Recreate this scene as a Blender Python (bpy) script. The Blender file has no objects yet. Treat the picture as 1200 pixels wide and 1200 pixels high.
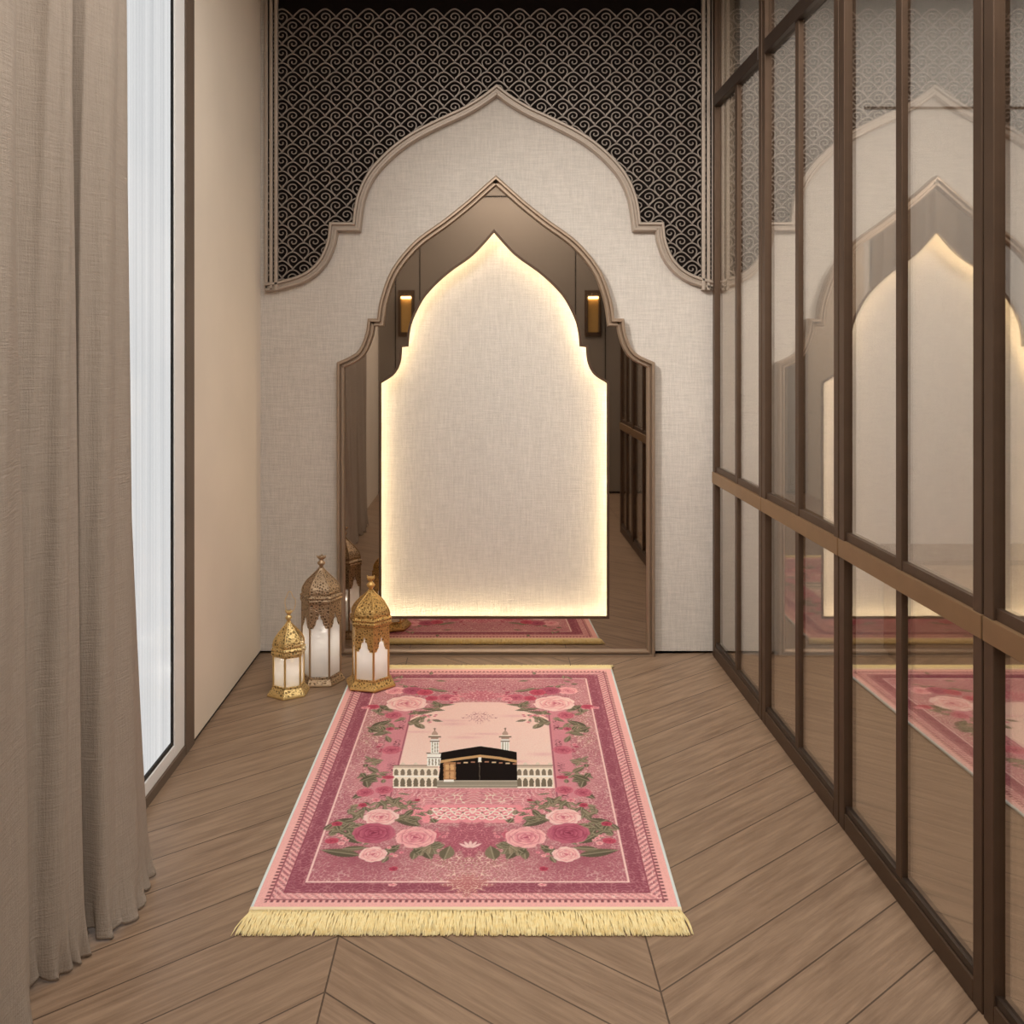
import bpy, bmesh, math, random
import numpy as np
from mathutils import Vector, Matrix
from mathutils import geometry as mgeo

PI = math.pi
C = bpy.context.scene.collection
S = bpy.context.scene
random.seed(7)

# ------------------------------------------------------------------ camera
F = 1101.0            # focal length for a 1200 pixel wide frame
CAMZ = 1.30
VPX, VPY = 567.0, 410.0
cam_d = bpy.data.cameras.new('camera')
cam = bpy.data.objects.new('camera', cam_d); C.objects.link(cam)
cam.location = (0, 0, CAMZ); cam.rotation_euler = (PI/2, 0, 0)
cam_d.sensor_fit = 'HORIZONTAL'; cam_d.sensor_width = 36
cam_d.lens = 36*F/1200
cam_d.shift_x = (600-VPX)/1200; cam_d.shift_y = (VPY-600)/1200
cam_d.clip_start = 0.02
S.camera = cam

# ------------------------------------------------------------------ world, lights, exposure
S.view_settings.view_transform = 'Standard'
S.view_settings.look = 'None'
S.view_settings.exposure = 0.0
S.view_settings.gamma = 1.0
S.view_settings.use_curve_mapping = False
w = bpy.data.worlds.new('overcast_sky'); S.world = w; w.use_nodes = True
w.node_tree.nodes['Background'].inputs[0].default_value = (1.0, 1.0, 1.0, 1)
w.node_tree.nodes['Background'].inputs[1].default_value = 1.2

def area(name, loc, target, sx, sy, power, col, spread=PI):
    d = bpy.data.lights.new(name, 'AREA'); d.shape = 'RECTANGLE'; d.size = sx; d.size_y = sy
    d.energy = power; d.color = col; d.spread = spread
    o = bpy.data.objects.new(name, d); C.objects.link(o); o.location = loc
    o.rotation_euler = (Vector(target)-Vector(loc)).to_track_quat('-Z', 'Y').to_euler()
    return o
area('ceiling_panel_light', (0.1, 1.7, 2.86), (0.1, 1.7, 0), 1.3, 2.4, 37, (1.0, 0.96, 0.91))
area('wall_fill_light', (-0.80, 2.2, 2.7), (1.0, 4.0, 1.0), 0.3, 0.3, 8, (1.0, 0.96, 0.90), 1.15)  # added unseen light that brightens the right part of the end wall
area('side_room_light', (2.1, 2.6, 2.84), (2.1, 2.6, 0), 1.6, 2.2, 40, (1.0, 0.98, 0.96))
area('entry_light', (0.3, 0.0, 2.86), (0.3, 0.0, 0), 1.2, 0.6, 34, (1.0, 0.95, 0.89))
p = area('window_portal', (-.985, 1.88, 1.42), (0, 1.88, 1.42), 2.2, 2.7, 10, (1, 1, 1))
p.data.cycles.is_portal = True

# ------------------------------------------------------------------ material helpers
def lin(*rgb):
    return tuple(((c/255)/12.92 if c/255 <= 0.04045 else ((c/255+0.055)/1.055)**2.4) for c in rgb)

class NT:
    def __init__(s, name):
        s.m = bpy.data.materials.new(name); s.m.use_nodes = True
        s.t = s.m.node_tree; s.b = s.t.nodes['Principled BSDF']; s.out = s.t.nodes['Material Output']
    def n(s, typ, **kw):
        x = s.t.nodes.new(typ)
        for k, v in kw.items(): setattr(x, k, v)
        return x
    def l(s, a, b): s.t.links.new(a, b)
    def math(s, op, a, b=None, c=None):
        x = s.n('ShaderNodeMath', operation=op)
        for i, v in enumerate((a, b, c)):
            if v is None: continue
            if isinstance(v, (int, float)): x.inputs[i].default_value = v
            else: s.l(v, x.inputs[i])
        return x.outputs[0]
    def mix(s, fac, a, b):
        x = s.n('ShaderNodeMix', data_type='RGBA')
        for inp, v in ((x.inputs[0], fac), (x.inputs[6], a), (x.inputs[7], b)):
            if isinstance(v, (int, float)): inp.default_value = v
            elif isinstance(v, tuple): inp.default_value = (*v[:3], 1)
            else: s.l(v, inp)
        return x.outputs[2]
    def coord(s): return s.n('ShaderNodeTexCoord').outputs['Object']
    def mapping(s, vec, scale=(1,1,1), rot=(0,0,0)):
        x = s.n('ShaderNodeMapping'); x.inputs['Scale'].default_value = scale; x.inputs['Rotation'].default_value = rot
        s.l(vec, x.inputs['Vector']); return x.outputs[0]
    def noise(s, vec, scale=5, detail=3, rough=.5):
        x = s.n('ShaderNodeTexNoise'); x.inputs['Scale'].default_value = scale
        x.inputs['Detail'].default_value = detail; x.inputs['Roughness'].default_value = rough
        s.l(vec, x.inputs['Vector']); return x.outputs['Fac']
    def bump(s, h, strength=.3, dist=.01):
        x = s.n('ShaderNodeBump'); x.inputs['Strength'].default_value = strength; x.inputs['Distance'].default_value = dist
        s.l(h, x.inputs['Height']); s.l(x.outputs[0], s.b.inputs['Normal'])
    def ramp(s, f, lo, hi):
        x = s.n('ShaderNodeMapRange'); x.inputs[1].default_value = lo; x.inputs[2].default_value = hi
        s.l(f, x.inputs[0]); return x.outputs[0]
    def set(s, col=None, rough=None, metal=None, spec=None):
        if col is not None:
            if isinstance(col, tuple): s.b.inputs['Base Color'].default_value = (*col[:3], 1)
            else: s.l(col, s.b.inputs['Base Color'])
        if rough is not None: s.b.inputs['Roughness'].default_value = rough
        if metal is not None: s.b.inputs['Metallic'].default_value = metal
        if spec is not None: s.b.inputs['Specular IOR Level'].default_value = spec
        return s

def plain(name, col, rough=.5, metal=0, var=.06, scale=6, spec=.4):
    t = NT(name); c = t.coord(); f = t.noise(c, scale, 4)
    a = tuple(x*(1-var) for x in col); b = tuple(min(1, x*(1+var)) for x in col)
    t.set(t.mix(f, a, b), rough, metal, spec)
    return t.m

def linen(name, col, contrast=.16, k=1.0):
    t = NT(name); c = t.coord()
    h = t.noise(t.mapping(c, (14*k, 14*k, 210*k)), 1.0, 4, .6)
    v = t.noise(t.mapping(c, (210*k, 210*k, 14*k)), 1.0, 4, .6)
    fine = t.noise(c, 260*k, 2)
    big = t.noise(c, 2.5, 3)
    s = t.math('ADD', t.math('ADD', h, v), t.math('MULTIPLY', fine, .5))
    f = t.ramp(s, .95, 1.55)
    f2 = t.math('ADD', t.math('MULTIPLY', f, .8), t.math('MULTIPLY', big, .2))
    a = tuple(x*(1-contrast) for x in col); b = tuple(min(1, x*(1+contrast)) for x in col)
    t.set(t.mix(f2, a, b), .9, 0, .15); t.bump(f, .35, .004)
    return t.m

M = {}
M['linen'] = linen('linen_wallcovering', (.60, .55, .495))
M['linen_lit'] = linen('linen_panel_cloth', (.60, .56, .515))
M['curtain'] = linen('curtain_linen', (.37, .31, .255), .10, 1.2)
M['plaster'] = plain('limewashed_plaster', (.80, .71, .60), .8, 0, .10, 2.2, .2)
M['ceiling'] = plain('ceiling_paint', (.70, .66, .60), .9, 0, .02)
M['taupe'] = plain('taupe_lacquer_panel', (.22, .185, .15), .45, 0, .06, 3)
M['sidewall'] = plain('pale_grey_wall', (.60, .57, .535), .85, 0, .03, 2)
M['champagne'] = plain('champagne_metal', (.40, .30, .22), .40, .65, .06, 30)
M['champagne_light'] = plain('pale_champagne_paint', (.41, .34, .28), .45, .3, .05, 20)
M['bronze'] = plain('brushed_bronze', (.10, .062, .040), .48, .55, .15, 20)
M['rail'] = plain('golden_bronze_rail', (.27, .165, .085), .45, .45, .15, 14)
M['bronze_dark'] = plain('dark_bronze', (.05, .033, .024), .4, .4, .12, 20)
M['black'] = plain('espresso_board', (.009, .006, .005), .8, 0, .2, 30, .06)
M['lattice'] = plain('pewter_gilt', (.29, .245, .21), .45, .4, .15, 12)
M['white_frame'] = plain('white_window_frame', (.90, .90, .89), .4, 0, .02)
M['seal'] = plain('black_rubber_seal', (.006, .006, .006), .5, 0, .05)
M['jamb'] = plain('walnut_jamb', (.14, .10, .072), .5, 0, .15, 8)
M['gold'] = None

def gold(name, col, hole, scale=95, metal=.75, rough=.36):
    t = NT(name); c = t.coord()
    vo = t.n('ShaderNodeTexVoronoi', feature='DISTANCE_TO_EDGE'); vo.inputs['Scale'].default_value = scale
    t.l(c, vo.inputs['Vector'])
    f = t.ramp(vo.outputs['Distance'], .10, .32)
    nz = t.noise(c, 60, 3)
    colr = t.mix(t.math('MULTIPLY', f, hole), t.mix(nz, tuple(x*.8 for x in col), tuple(min(1, x*1.15) for x in col)), tuple(x*.22 for x in col))
    t.set(colr, rough, metal); t.bump(t.math('SUBTRACT', 1.0, f), .6, .003)
    return t.m
def goldset(key, col):
    M[key+'_pierced'] = gold(key+'_pierced', col, .85)
    M[key] = plain(key+'_smooth', col, .34, .75, .12, 40)
goldset('bright_gold', (.78, .57, .25))
goldset('warm_gold', (.66, .42, .15))
goldset('antique_brass', (.44, .315, .20))

def mirror_mat():
    t = NT('bronze_mirror_glass'); t.set((.50, .43, .37), .02, 1.0); return t.m
M['mirror'] = mirror_mat()

def emis(name, col, strength):
    t = NT(name); e = t.n('ShaderNodeEmission'); e.inputs[0].default_value = (*col, 1); e.inputs[1].default_value = strength
    t.l(e.outputs[0], t.out.inputs[0]); return t.m
M['led'] = emis('warm_led', (1.0, .76, .44), 30)
M['sconce_glow'] = emis('sconce_glow', (1.0, .66, .28), 14)

def partition_glass():
    t = NT('bronze_tinted_glass')
    tr = t.n('ShaderNodeBsdfTransparent'); tr.inputs[0].default_value = (.93, .91, .88, 1)
    gl = t.n('ShaderNodeBsdfGlossy'); gl.inputs[0].default_value = (.95, .92, .88, 1); gl.inputs['Roughness'].default_value = .02
    mx = t.n('ShaderNodeMixShader'); mx.inputs[0].default_value = .42
    t.l(tr.outputs[0], mx.inputs[1]); t.l(gl.outputs[0], mx.inputs[2]); t.l(mx.outputs[0], t.out.inputs[0])
    return t.m
M['glass'] = partition_glass()

def window_glass():
    t = NT('reeded_window_glass'); c = t.coord()
    sep = t.n('ShaderNodeSeparateXYZ'); t.l(c, sep.inputs[0])
    wv = t.math('SINE', t.math('MULTIPLY', sep.outputs[1], 2*PI/.022))
    n = t.noise(t.mapping(c, (1, 22, .25)), 1, 3)
    f = t.math('ADD', t.math('MULTIPLY', wv, .10), n)
    tr = t.n('ShaderNodeBsdfTransparent'); t.l(t.mix(t.ramp(f, .3, .75), (.77, .775, .78), (.92, .92, .915)), tr.inputs[0])
    gl = t.n('ShaderNodeBsdfGlossy'); gl.inputs['Roughness'].default_value = .15
    mx = t.n('ShaderNodeMixShader'); mx.inputs[0].default_value = .12
    t.l(tr.outputs[0], mx.inputs[1]); t.l(gl.outputs[0], mx.inputs[2]); t.l(mx.outputs[0], t.out.inputs[0])
    return t.m
M['window'] = window_glass()

def lantern_glass():
    t = NT('milky_lantern_glass')
    tr = t.n('ShaderNodeBsdfTransparent'); tr.inputs[0].default_value = (.97, .97, .96, 1)
    df = t.n('ShaderNodeBsdfDiffuse'); df.inputs[0].default_value = (.95, .93, .91, 1)
    tl = t.n('ShaderNodeBsdfTranslucent'); tl.inputs[0].default_value = (.95, .93, .91, 1)
    gl = t.n('ShaderNodeBsdfGlossy'); gl.inputs['Roughness'].default_value = .05
    m0 = t.n('ShaderNodeMixShader'); m0.inputs[0].default_value = .40
    t.l(df.outputs[0], m0.inputs[1]); t.l(tl.outputs[0], m0.inputs[2])
    m1 = t.n('ShaderNodeMixShader'); m1.inputs[0].default_value = .58
    t.l(tr.outputs[0], m1.inputs[1]); t.l(m0.outputs[0], m1.inputs[2])
    m2 = t.n('ShaderNodeMixShader'); m2.inputs[0].default_value = .08
    t.l(m1.outputs[0], m2.inputs[1]); t.l(gl.outputs[0], m2.inputs[2]); t.l(m2.outputs[0], t.out.inputs[0])
    return t.m
M['milk'] = lantern_glass()

def chevron():
    t = NT('chevron_oak_planks'); c = t.coord()
    sep = t.n('ShaderNodeSeparateXYZ'); t.l(c, sep.inputs[0])
    X, Y = sep.outputs[0], sep.outputs[1]
    W, P, TAN = .68, .183, 3*.183/.68
    u = t.math('DIVIDE', t.math('ADD', X, .322), W)
    col = t.math('FLOOR', u); fr = t.math('SUBTRACT', u, col)
    par = t.math('FLOORED_MODULO', col, 2.0)
    sg = t.math('SUBTRACT', t.math('MULTIPLY', par, 2.0), 1.0)
    run = t.math('MULTIPLY', t.math('MULTIPLY', fr, W*TAN), sg)
    v = t.math('DIVIDE', t.math('SUBTRACT', t.math('SUBTRACT', Y, 2.085), run), P)
    pid = t.math('FLOOR', v); fv = t.math('SUBTRACT', v, pid)
    g1 = t.math('LESS_THAN', t.math('MINIMUM', fv, t.math('SUBTRACT', 1.0, fv)), .013)
    g2 = t.math('LESS_THAN', t.math('MINIMUM', fr, t.math('SUBTRACT', 1.0, fr)), .0028)
    gap = t.math('MAXIMUM', g1, g2)
    cmb = t.n('ShaderNodeCombineXYZ'); t.l(col, cmb.inputs[0]); t.l(pid, cmb.inputs[1])
    wn = t.n('ShaderNodeTexWhiteNoise', noise_dimensions='2D'); t.l(cmb.outputs[0], wn.inputs['Vector'])
    # grain coordinates: along the plank and across it
    along = t.math('MULTIPLY', fr, W*1.28)
    cg = t.n('ShaderNodeCombineXYZ')
    t.l(t.math('MULTIPLY', along, 3.0), cg.inputs[0]); t.l(t.math('MULTIPLY', v, 5.0), cg.inputs[1])
    t.l(t.math('MULTIPLY', wn.outputs['Value'], 40.0), cg.inputs[2])
    n1 = t.noise(cg.outputs[0], 1.6, 6, .62)
    cg2 = t.n('ShaderNodeCombineXYZ')
    t.l(t.math('MULTIPLY', along, 4.0), cg2.inputs[0]); t.l(t.math('MULTIPLY', v, 30.0), cg2.inputs[1]); t.l(wn.outputs['Value'], cg2.inputs[2])
    n2 = t.noise(cg2.outputs[0], 1.5, 4, .6)
    knot = t.noise(t.mapping(cg.outputs[0], (1.3, .9, 1)), 1.1, 2)
    base = t.mix(t.ramp(n1, .3, .72), lin(120, 97, 78), lin(166, 140, 116))
    base = t.mix(t.math('MULTIPLY', t.ramp(n2, .35, .75), .22), base, lin(108, 85, 66))
    base = t.mix(t.math('MULTIPLY', t.ramp(knot, .66, .80), .5), base, lin(88, 66, 50))
    base = t.mix(t.math('MULTIPLY', wn.outputs['Value'], .30), base, lin(150, 124, 100))
    base = t.mix(t.math('MULTIPLY', gap, .8), base, lin(62, 46, 36))
    t.set(base, .42, 0, .45)
    t.bump(t.math('SUBTRACT', t.math('MULTIPLY', n2, .25), gap), .25, .002)
    return t.m
M['floor'] = chevron()
M['veneer'] = plain('oak_veneer', lin(150, 126, 104), .5, 0, .12, 4)

# ------------------------------------------------------------------ mesh helpers
class MB:
    def __init__(s): s.v = []; s.f = []
    def add(s, vs, fs):
        o = len(s.v); s.v += [tuple(x) for x in vs]; s.f += [tuple(i+o for i in f) for f in fs]; return s
    def box(s, x0, x1, y0, y1, z0, z1):
        return s.add([(x0,y0,z0),(x1,y0,z0),(x1,y1,z0),(x0,y1,z0),(x0,y0,z1),(x1,y0,z1),(x1,y1,z1),(x0,y1,z1)],
              [(0,3,2,1),(4,5,6,7),(0,1,5,4),(1,2,6,5),(2,3,7,6),(3,0,4,7)])
    def rings(s, rings, closed_ends=True, wrap=True):
        n = len(rings[0]); o = len(s.v)
        for r in rings: s.v += [tuple(p) for p in r]
        for i in range(len(rings)-1):
            for j in range(n if wrap else n-1):
                k = (j+1) % n
                s.f.append((o+i*n+j, o+i*n+k, o+(i+1)*n+k, o+(i+1)*n+j))
        if closed_ends:
            s.f.append(tuple(o+j for j in reversed(range(n))))
            s.f.append(tuple(o+(len(rings)-1)*n+j for j in range(n)))
        return s
    def lathe(s, prof, n=24, rot=0, c=(0,0)):
        return s.rings([[(c[0]+r*math.sin(rot+2*PI*k/n), c[1]-r*math.cos(rot+2*PI*k/n), z) for k in range(n)] for r, z in prof])
    def tube(s, pts, r, n=8, closed=False):
        pts = [Vector(p) for p in pts]; rings = []; m = len(pts); up = Vector((0,0,1)); prev = None
        for i, p in enumerate(pts):
            a = pts[i-1] if (i or closed) else p; b = pts[(i+1) % m] if (i < m-1 or closed) else p
            t = (b-a).normalized()
            if prev is None:
                x = t.cross(up) if abs(t.z) < .95 else t.cross(Vector((0,1,0)))
            else: x = prev - t*prev.dot(t)
            x.normalize(); prev = x; y = t.cross(x)
            rr = r[i] if isinstance(r, (list, tuple)) else r
            rings.append([p + x*rr*math.cos(2*PI*k/n) + y*rr*math.sin(2*PI*k/n) for k in range(n)])
        if closed: rings.append(rings[0])
        return s.rings(rings, not closed)
    def build(s, name, m, parent=None, smooth=False, bevel=0):
        me = bpy.data.meshes.new(name); me.from_pydata(s.v, [], s.f); me.update()
        bm = bmesh.new(); bm.from_mesh(me)
        bmesh.ops.recalc_face_normals(bm, faces=bm.faces)
        bm.to_mesh(me); bm.free()
        return link(name, me, m, parent, smooth, bevel)

def link(name, me, m, parent=None, smooth=False, bevel=0):
    o = bpy.data.objects.new(name, me); C.objects.link(o)
    if m is not None: me.materials.append(m)
    if parent is not None: o.parent = parent
    if smooth:
        for p in me.polygons: p.use_smooth = True
    if bevel:
        b = o.modifiers.new('edge', 'BEVEL'); b.width = bevel; b.segments = 2; b.limit_method = 'ANGLE'
    return o

def tag(o, label=None, cat=None, group=None, kind=None):
    if label: o['label'] = label
    if cat: o['category'] = cat
    if group: o['group'] = group
    if kind: o['kind'] = kind
    return o
def empty(name, loc=(0,0,0), rz=0):
    o = bpy.data.objects.new(name, None); C.objects.link(o); o.location = loc; o.rotation_euler = (0,0,rz)
    o.empty_display_size = .05
    return o
def struct(o): o['kind'] = 'structure'; return o

def shape2d(name, loops, y0, y1, m, parent=None):
    """flat outline(s) in the XZ plane (later loops are holes) given thickness from y0 to y1"""
    cu = bpy.data.curves.new(name, 'CURVE'); cu.dimensions = '2D'; cu.fill_mode = 'BOTH'; cu.extrude = abs(y1-y0)/2
    for lp in loops:
        sp = cu.splines.new('POLY'); sp.points.add(len(lp)-1)
        for p, (x, z) in zip(sp.points, lp): p.co = (x, z, 0, 1)
        sp.use_cyclic_u = True
    tmp = bpy.data.objects.new('tmp', cu); C.objects.link(tmp)
    dg = bpy.context.evaluated_depsgraph_get()
    me = bpy.data.meshes.new_from_object(tmp.evaluated_get(dg))
    bpy.data.objects.remove(tmp); bpy.data.curves.remove(cu)
    me.transform(Matrix.Translation((0, (y0+y1)/2, 0)) @ Matrix.Rotation(PI/2, 4, 'X'))
    me.name = name; me.materials.clear()
    return link(name, me, m, parent)

def sweep(mb, path, prof, y, closed=True):
    """path: (x,z) polyline in the wall plane; prof: (offset to the left of travel, height out of the wall)"""
    n = len(path); P = [Vector(p) for p in path]; rings = []
    for i in range(n):
        a = P[i-1] if (i or closed) else None; b = P[(i+1) % n] if (i < n-1 or closed) else None
        d0 = (P[i]-a).normalized() if a is not None else None; d1 = (b-P[i]).normalized() if b is not None else None
        if d0 is None: d0 = d1
        if d1 is None: d1 = d0
        n0 = Vector((-d0.y, d0.x)); n1 = Vector((-d1.y, d1.x)); m_ = n0+n1
        m_ = m_.normalized() if m_.length > 1e-6 else n0
        k = 1/max(.45, m_.dot(n0))
        rings.append([(P[i].x+m_.x*o*k, y-h, P[i].y+m_.y*o*k) for o, h in prof])
    if closed: rings.append(rings[0])
    mb.rings(rings, not closed)
    return mb

def catmull(pts, k=6):
    out = []; n = len(pts)
    for i in range(n-1):
        p0 = pts[max(0, i-1)]; p1 = pts[i]; p2 = pts[i+1]; p3 = pts[min(n-1, i+2)]
        for j in range(k):
            t = j/k
            out.append(tuple(.5*((2*p1[c])+(-p0[c]+p2[c])*t+(2*p0[c]-5*p1[c]+4*p2[c]-p3[c])*t*t+(-p0[c]+3*p1[c]-3*p2[c]+p3[c])*t**3) for c in range(2)))
    out.append(tuple(pts[-1])); return out

YW = 4.0                       # the end wall
PXW = YW/F
def wx(px, Y=YW): return (px-VPX)*Y/F
def wz(py, Y=YW): return CAMZ-(py-VPY)*Y/F
def arch_half(segs, cx):
    """segments of (half width, image height) read off the wall -> left half from apex down, as (x,z)"""
    out = []
    for sg in segs:
        c = catmull(sg) if len(sg) > 2 else list(sg)
        for p in c:
            q = (wx(cx)-p[0]*PXW, wz(p[1]))
            if not out or (abs(out[-1][0]-q[0])+abs(out[-1][1]-q[1])) > 1e-5: out.append(q)
    return out
def mirrored(half, cx):
    x = wx(cx); return [(2*x-a, b) for a, b in half]

outer_h = arch_half([[(0,106),(16,118),(38,131),(68,145),(100,162),(126,182),(147,206),(159,233),(164,266)], [(164,266),(191,266)],
                     [(191,266),(194,286),(205,309),(226,326),(262,337)]], 582)
niche_h = arch_half([[(0,207),(18,223),(35,238),(60,258),(95,284),(121,316),(134,350),(138,374)], [(138,374),(149,374)],
                     [(149,374),(152,393),(162,413),(185,425)], [(185,425),(185,769)]], 581)
lit_h = arch_half([[(0,273),(24,299),(55,322),(80,347),(94,373),(98.5,390),(100,406)], [(100,406),(107.5,407)],
                   [(107.5,407),(109.5,425),(117,439),(132,449)], [(132,449),(132,722)]], 579)
def full(h, cx):               # closed, counter-clockwise seen from the room: down the left side, up the right
    return h + list(reversed(mirrored(h, cx)))[:-1]
outer_p = list(reversed(h_ := outer_h)) ; outer_open = outer_p + mirrored(outer_h, 582)[1:]
niche = full(niche_h, 581)
lit = full(lit_h, 579)

CEIL = 2.90
XL, XR = -.955, .975
YB = -.5
# ------------------------------------------------------------------ structure
fl = MB().box(-1.0, 3.4, -.7, 4.4, -.12, 0).build('floor', M['floor']); struct(fl)
struct(MB().box(-1.09, 3.4, -.7, 4.4, CEIL, CEIL+.1).build('ceiling', M['ceiling']))
wb = MB().box(-.998, 1.09, 4.085, 4.3, 0, CEIL).build('wall_back', M['plaster']); struct(wb)
# linen covering of the end wall with the opening of the niche cut in it
hole = [(x*0.985, z*0.985+.006) for x, z in niche]
lc = shape2d('linen_wallcovering', [[(XL, .012), (1.0, .012), (1.0, CEIL), (XL, CEIL)], hole], 4.02, 4.085, M['linen'], wb)
wl = MB().box(-.998, XL, 3.10, 4.085, .015, CEIL).build('wall_left', M['plaster']); struct(wl)
MB().box(-1.30, XL, YB, .75, 0, CEIL).build('wall_left_near', M['plaster'], wl)
MB().box(-1.30, XL, .75, 3.10, 2.80, CEIL).build('wall_left_lintel', M['plaster'], wl)
MB().box(-.99, XL-.006, 3.10, 4.085, 0, .015).build('shadow_gap', M['seal'], wl)
# wall behind the camera: taupe panels with dark joints
bw = MB().box(-1.3, 2.4, YB-.2, YB-.012, 0, CEIL).build('wall_behind', M['black']); struct(bw)
xs = [-1.3, -.80, -.58, .83, 1.10, 1.8, 2.4]
for i in range(len(xs)-1):
    MB().box(xs[i]+.005, xs[i+1]-.005, YB-.015, YB, .02, 2.68).build('wall_panel', M['taupe'], bw)
    MB().box(xs[i]+.005, xs[i+1]-.005, YB-.015, YB, 2.695, CEIL).build('wall_panel', M['taupe'], bw)
# walls around the side of the entrance and the room behind the glass
wr = MB().box(1.09, 3.4, 4.0, 4.3, 0, CEIL).build('wall_right', M['sidewall']); struct(wr)
MB().box(1.62, 3.3, 3.996, 4.0, 2.325, 2.335).build('wall_joint', M['bronze'], wr)
MB().box(3.3, 3.4, 1.2, 4.0, 0, CEIL).build('wall_panel', M['sidewall'], wr)
MB().box(1.03, 3.3, 1.20, 1.28, 0, CEIL).build('wall_panel', M['sidewall'], wr)
MB().box(2.3, 2.4, YB, 1.20, 0, CEIL).build('wall_panel', M['taupe'], wr)

# window: brown jamb, white frame, black seal, pane
wn = MB().box(-.998, XL, 3.016, 3.10, 0, 2.80).build('window_1', M['jamb']); struct(wn)
MB().box(-.998, XL, .75, 3.01, 0, .030).build('window_sill', M['jamb'], wn)
fr = MB(); fx0, fx1 = -.973, XL-.005
fr.box(fx0, fx1, 2.918, 3.016, .03, 2.80); fr.box(fx0, fx1, .75, .85, .03, 2.80)
fr.box(fx0, fx1, .85, 2.918, .030, .072); fr.box(fx0, fx1, .85, 2.918, 2.74, 2.80)
fr.build('window_frame', M['white_frame'], wn, bevel=.003)
sl = MB(); sx0, sx1 = -.970, XL-.0085
sl.box(sx0, sx1, 2.908, 2.918, .072, 2.74); sl.box(sx0, sx1, .85, .88, .072, 2.74)
sl.box(sx0, sx1, .88, 2.908, .072, .084); sl.box(sx0, sx1, .88, 2.908, 2.724, 2.74)
sl.build('rubber_seal', M['seal'], wn)
pane = MB().box(XL-.013, XL-.010, .88, 2.908, .084, 2.724).build('window_pane', M['window'], wn)

# ------------------------------------------------------------------ glass partition: doors of bronze frames
GX = .988                      # plane of the glass
def stile(mb, ya, yb, z0=0, z1=CEIL, d=.030): mb.box(GX-d+.006, GX+.018, ya, yb, z0, z1)
def door(name, ya, yb, mull, first=False):
    """from the far side ya to the near side yb (ya > yb)"""
    fm = MB(); d0 = GX-.015
    fm.box(d0, GX+.018, ya-.036, ya, .0, CEIL)
    root = fm.build(name, M['bronze'], bevel=.002); struct(root)
    MB().box(d0, GX+.018, yb+.006, yb+.040, 0, CEIL).build('stile', M['bronze'], root, bevel=.002)
    ia, ib = ya-.036, yb+.040
    MB().box(GX-.011, GX+.011, mull-.016, mull+.016, .06, 2.33).build('mullion', M['bronze'], root, bevel=.002)
    MB().box(d0, GX+.018, ib, ia, 0, .048).build('bottom_rail', M['bronze'], root, bevel=.003)
    MB().box(d0+.005, GX+.014, ib, ia, .048, .066).build('rail_lip', M['bronze_dark'], root)
    MB().box(d0-.004, GX+.02, yb+.003, ya-.003, .735, .783).build('middle_rail', M['rail'], root, bevel=.002)
    MB().box(d0+.006, GX+.016, ib, ia, .783, .806).build('rail_lip', M['bronze'], root)
    MB().box(d0-.004, GX+.02, ib, ia, 2.325, 2.375).build('top_rail', M['bronze_dark'], root, bevel=.002)
    for za, zb in ((.066, .735), (.806, 2.325)):
        MB().box(GX-.003, GX+.003, mull+.008, ia+.004, za, zb).build('pane', M['glass'], root)
        MB().box(GX-.003, GX+.003, ib-.004, mull-.008, za, zb).build('pane', M['glass'], root)
    MB().box(GX-.003, GX+.003, ib, ia, 2.375, CEIL).build('pane', M['glass'], root)
def gy(px): return XR*F/(px-VPX)
door('door_1', 3.995, gy(893.5), gy(862))
door('door_2', gy(893.5), gy(984), gy(933))
door('door_3', gy(984), 1.93-.1, gy(1052))
door('door_4', 1.83, 1.28, 1.55)
# low wooden cabinet in the room behind the glass
cb = MB().box(1.70, 3.2, 3.70, 3.995, .03, .455).build('low_cabinet', M['veneer'])
tag(cb, 'low pale wooden cabinet seen through the glass partition against the grey wall', 'cabinet')
MB().box(1.685, 3.2, 3.685, 3.995, .455, .475).build('cabinet_top', M['bronze'], cb)
MB().box(1.72, 3.18, 3.72, 3.995, 0, .03).build('plinth', M['bronze_dark'], cb)
MB().box(2.44, 2.446, 3.697, 3.72, .04, .45).build('door_joint', M['bronze_dark'], cb)

# ------------------------------------------------------------------ spandrel panel: dark board, gilt scroll lattice, moulding
sp = empty('lattice_spandrel_panel', (wx(581), 4.02, 1.6))
tag(sp, 'dark spandrel panel of gilt curled lattice framing the upper outer arch', 'wall panel')
inv = Matrix.Translation((-wx(581), -4.02, -1.6))
def under(o, par):
    o.parent = par; o.matrix_parent_inverse = par.matrix_basis.inverted(); return o
XA, XB = wx(310), wx(838)
arch_line = list(outer_open)                       # from the lower left corner over the apex to the lower right one
arch_line[0] = (XA+.004, arch_line[0][1]); arch_line[-1] = (XB-.004, arch_line[-1][1])
bk = shape2d('backing', [[(XA, CEIL-.002)] + arch_line + [(XB, CEIL-.002)]], 4.006, 4.02, M['black']); under(bk, sp)
def inside(x, z, poly):
    r = False; n = len(poly); j = n-1
    for i in range(n):
        xi, zi = poly[i]; xj, zj = poly[j]
        if (zi > z) != (zj > z) and x < (xj-xi)*(z-zi)/(zj-zi)+xi: r = not r
        j = i
    return r
clip = [(XA+.03, CEIL-.004)] + arch_line + [(XB-.03, CEIL-.004)]
bell = catmull([(-.5,0),(-.41,2.9),(-.29,5.6),(-.19,7.9),(-.08,9.2),(0,9.5),(.08,9.2),(.19,7.9),(.29,5.6),(.41,2.9),(.5,0)], 2)
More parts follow.
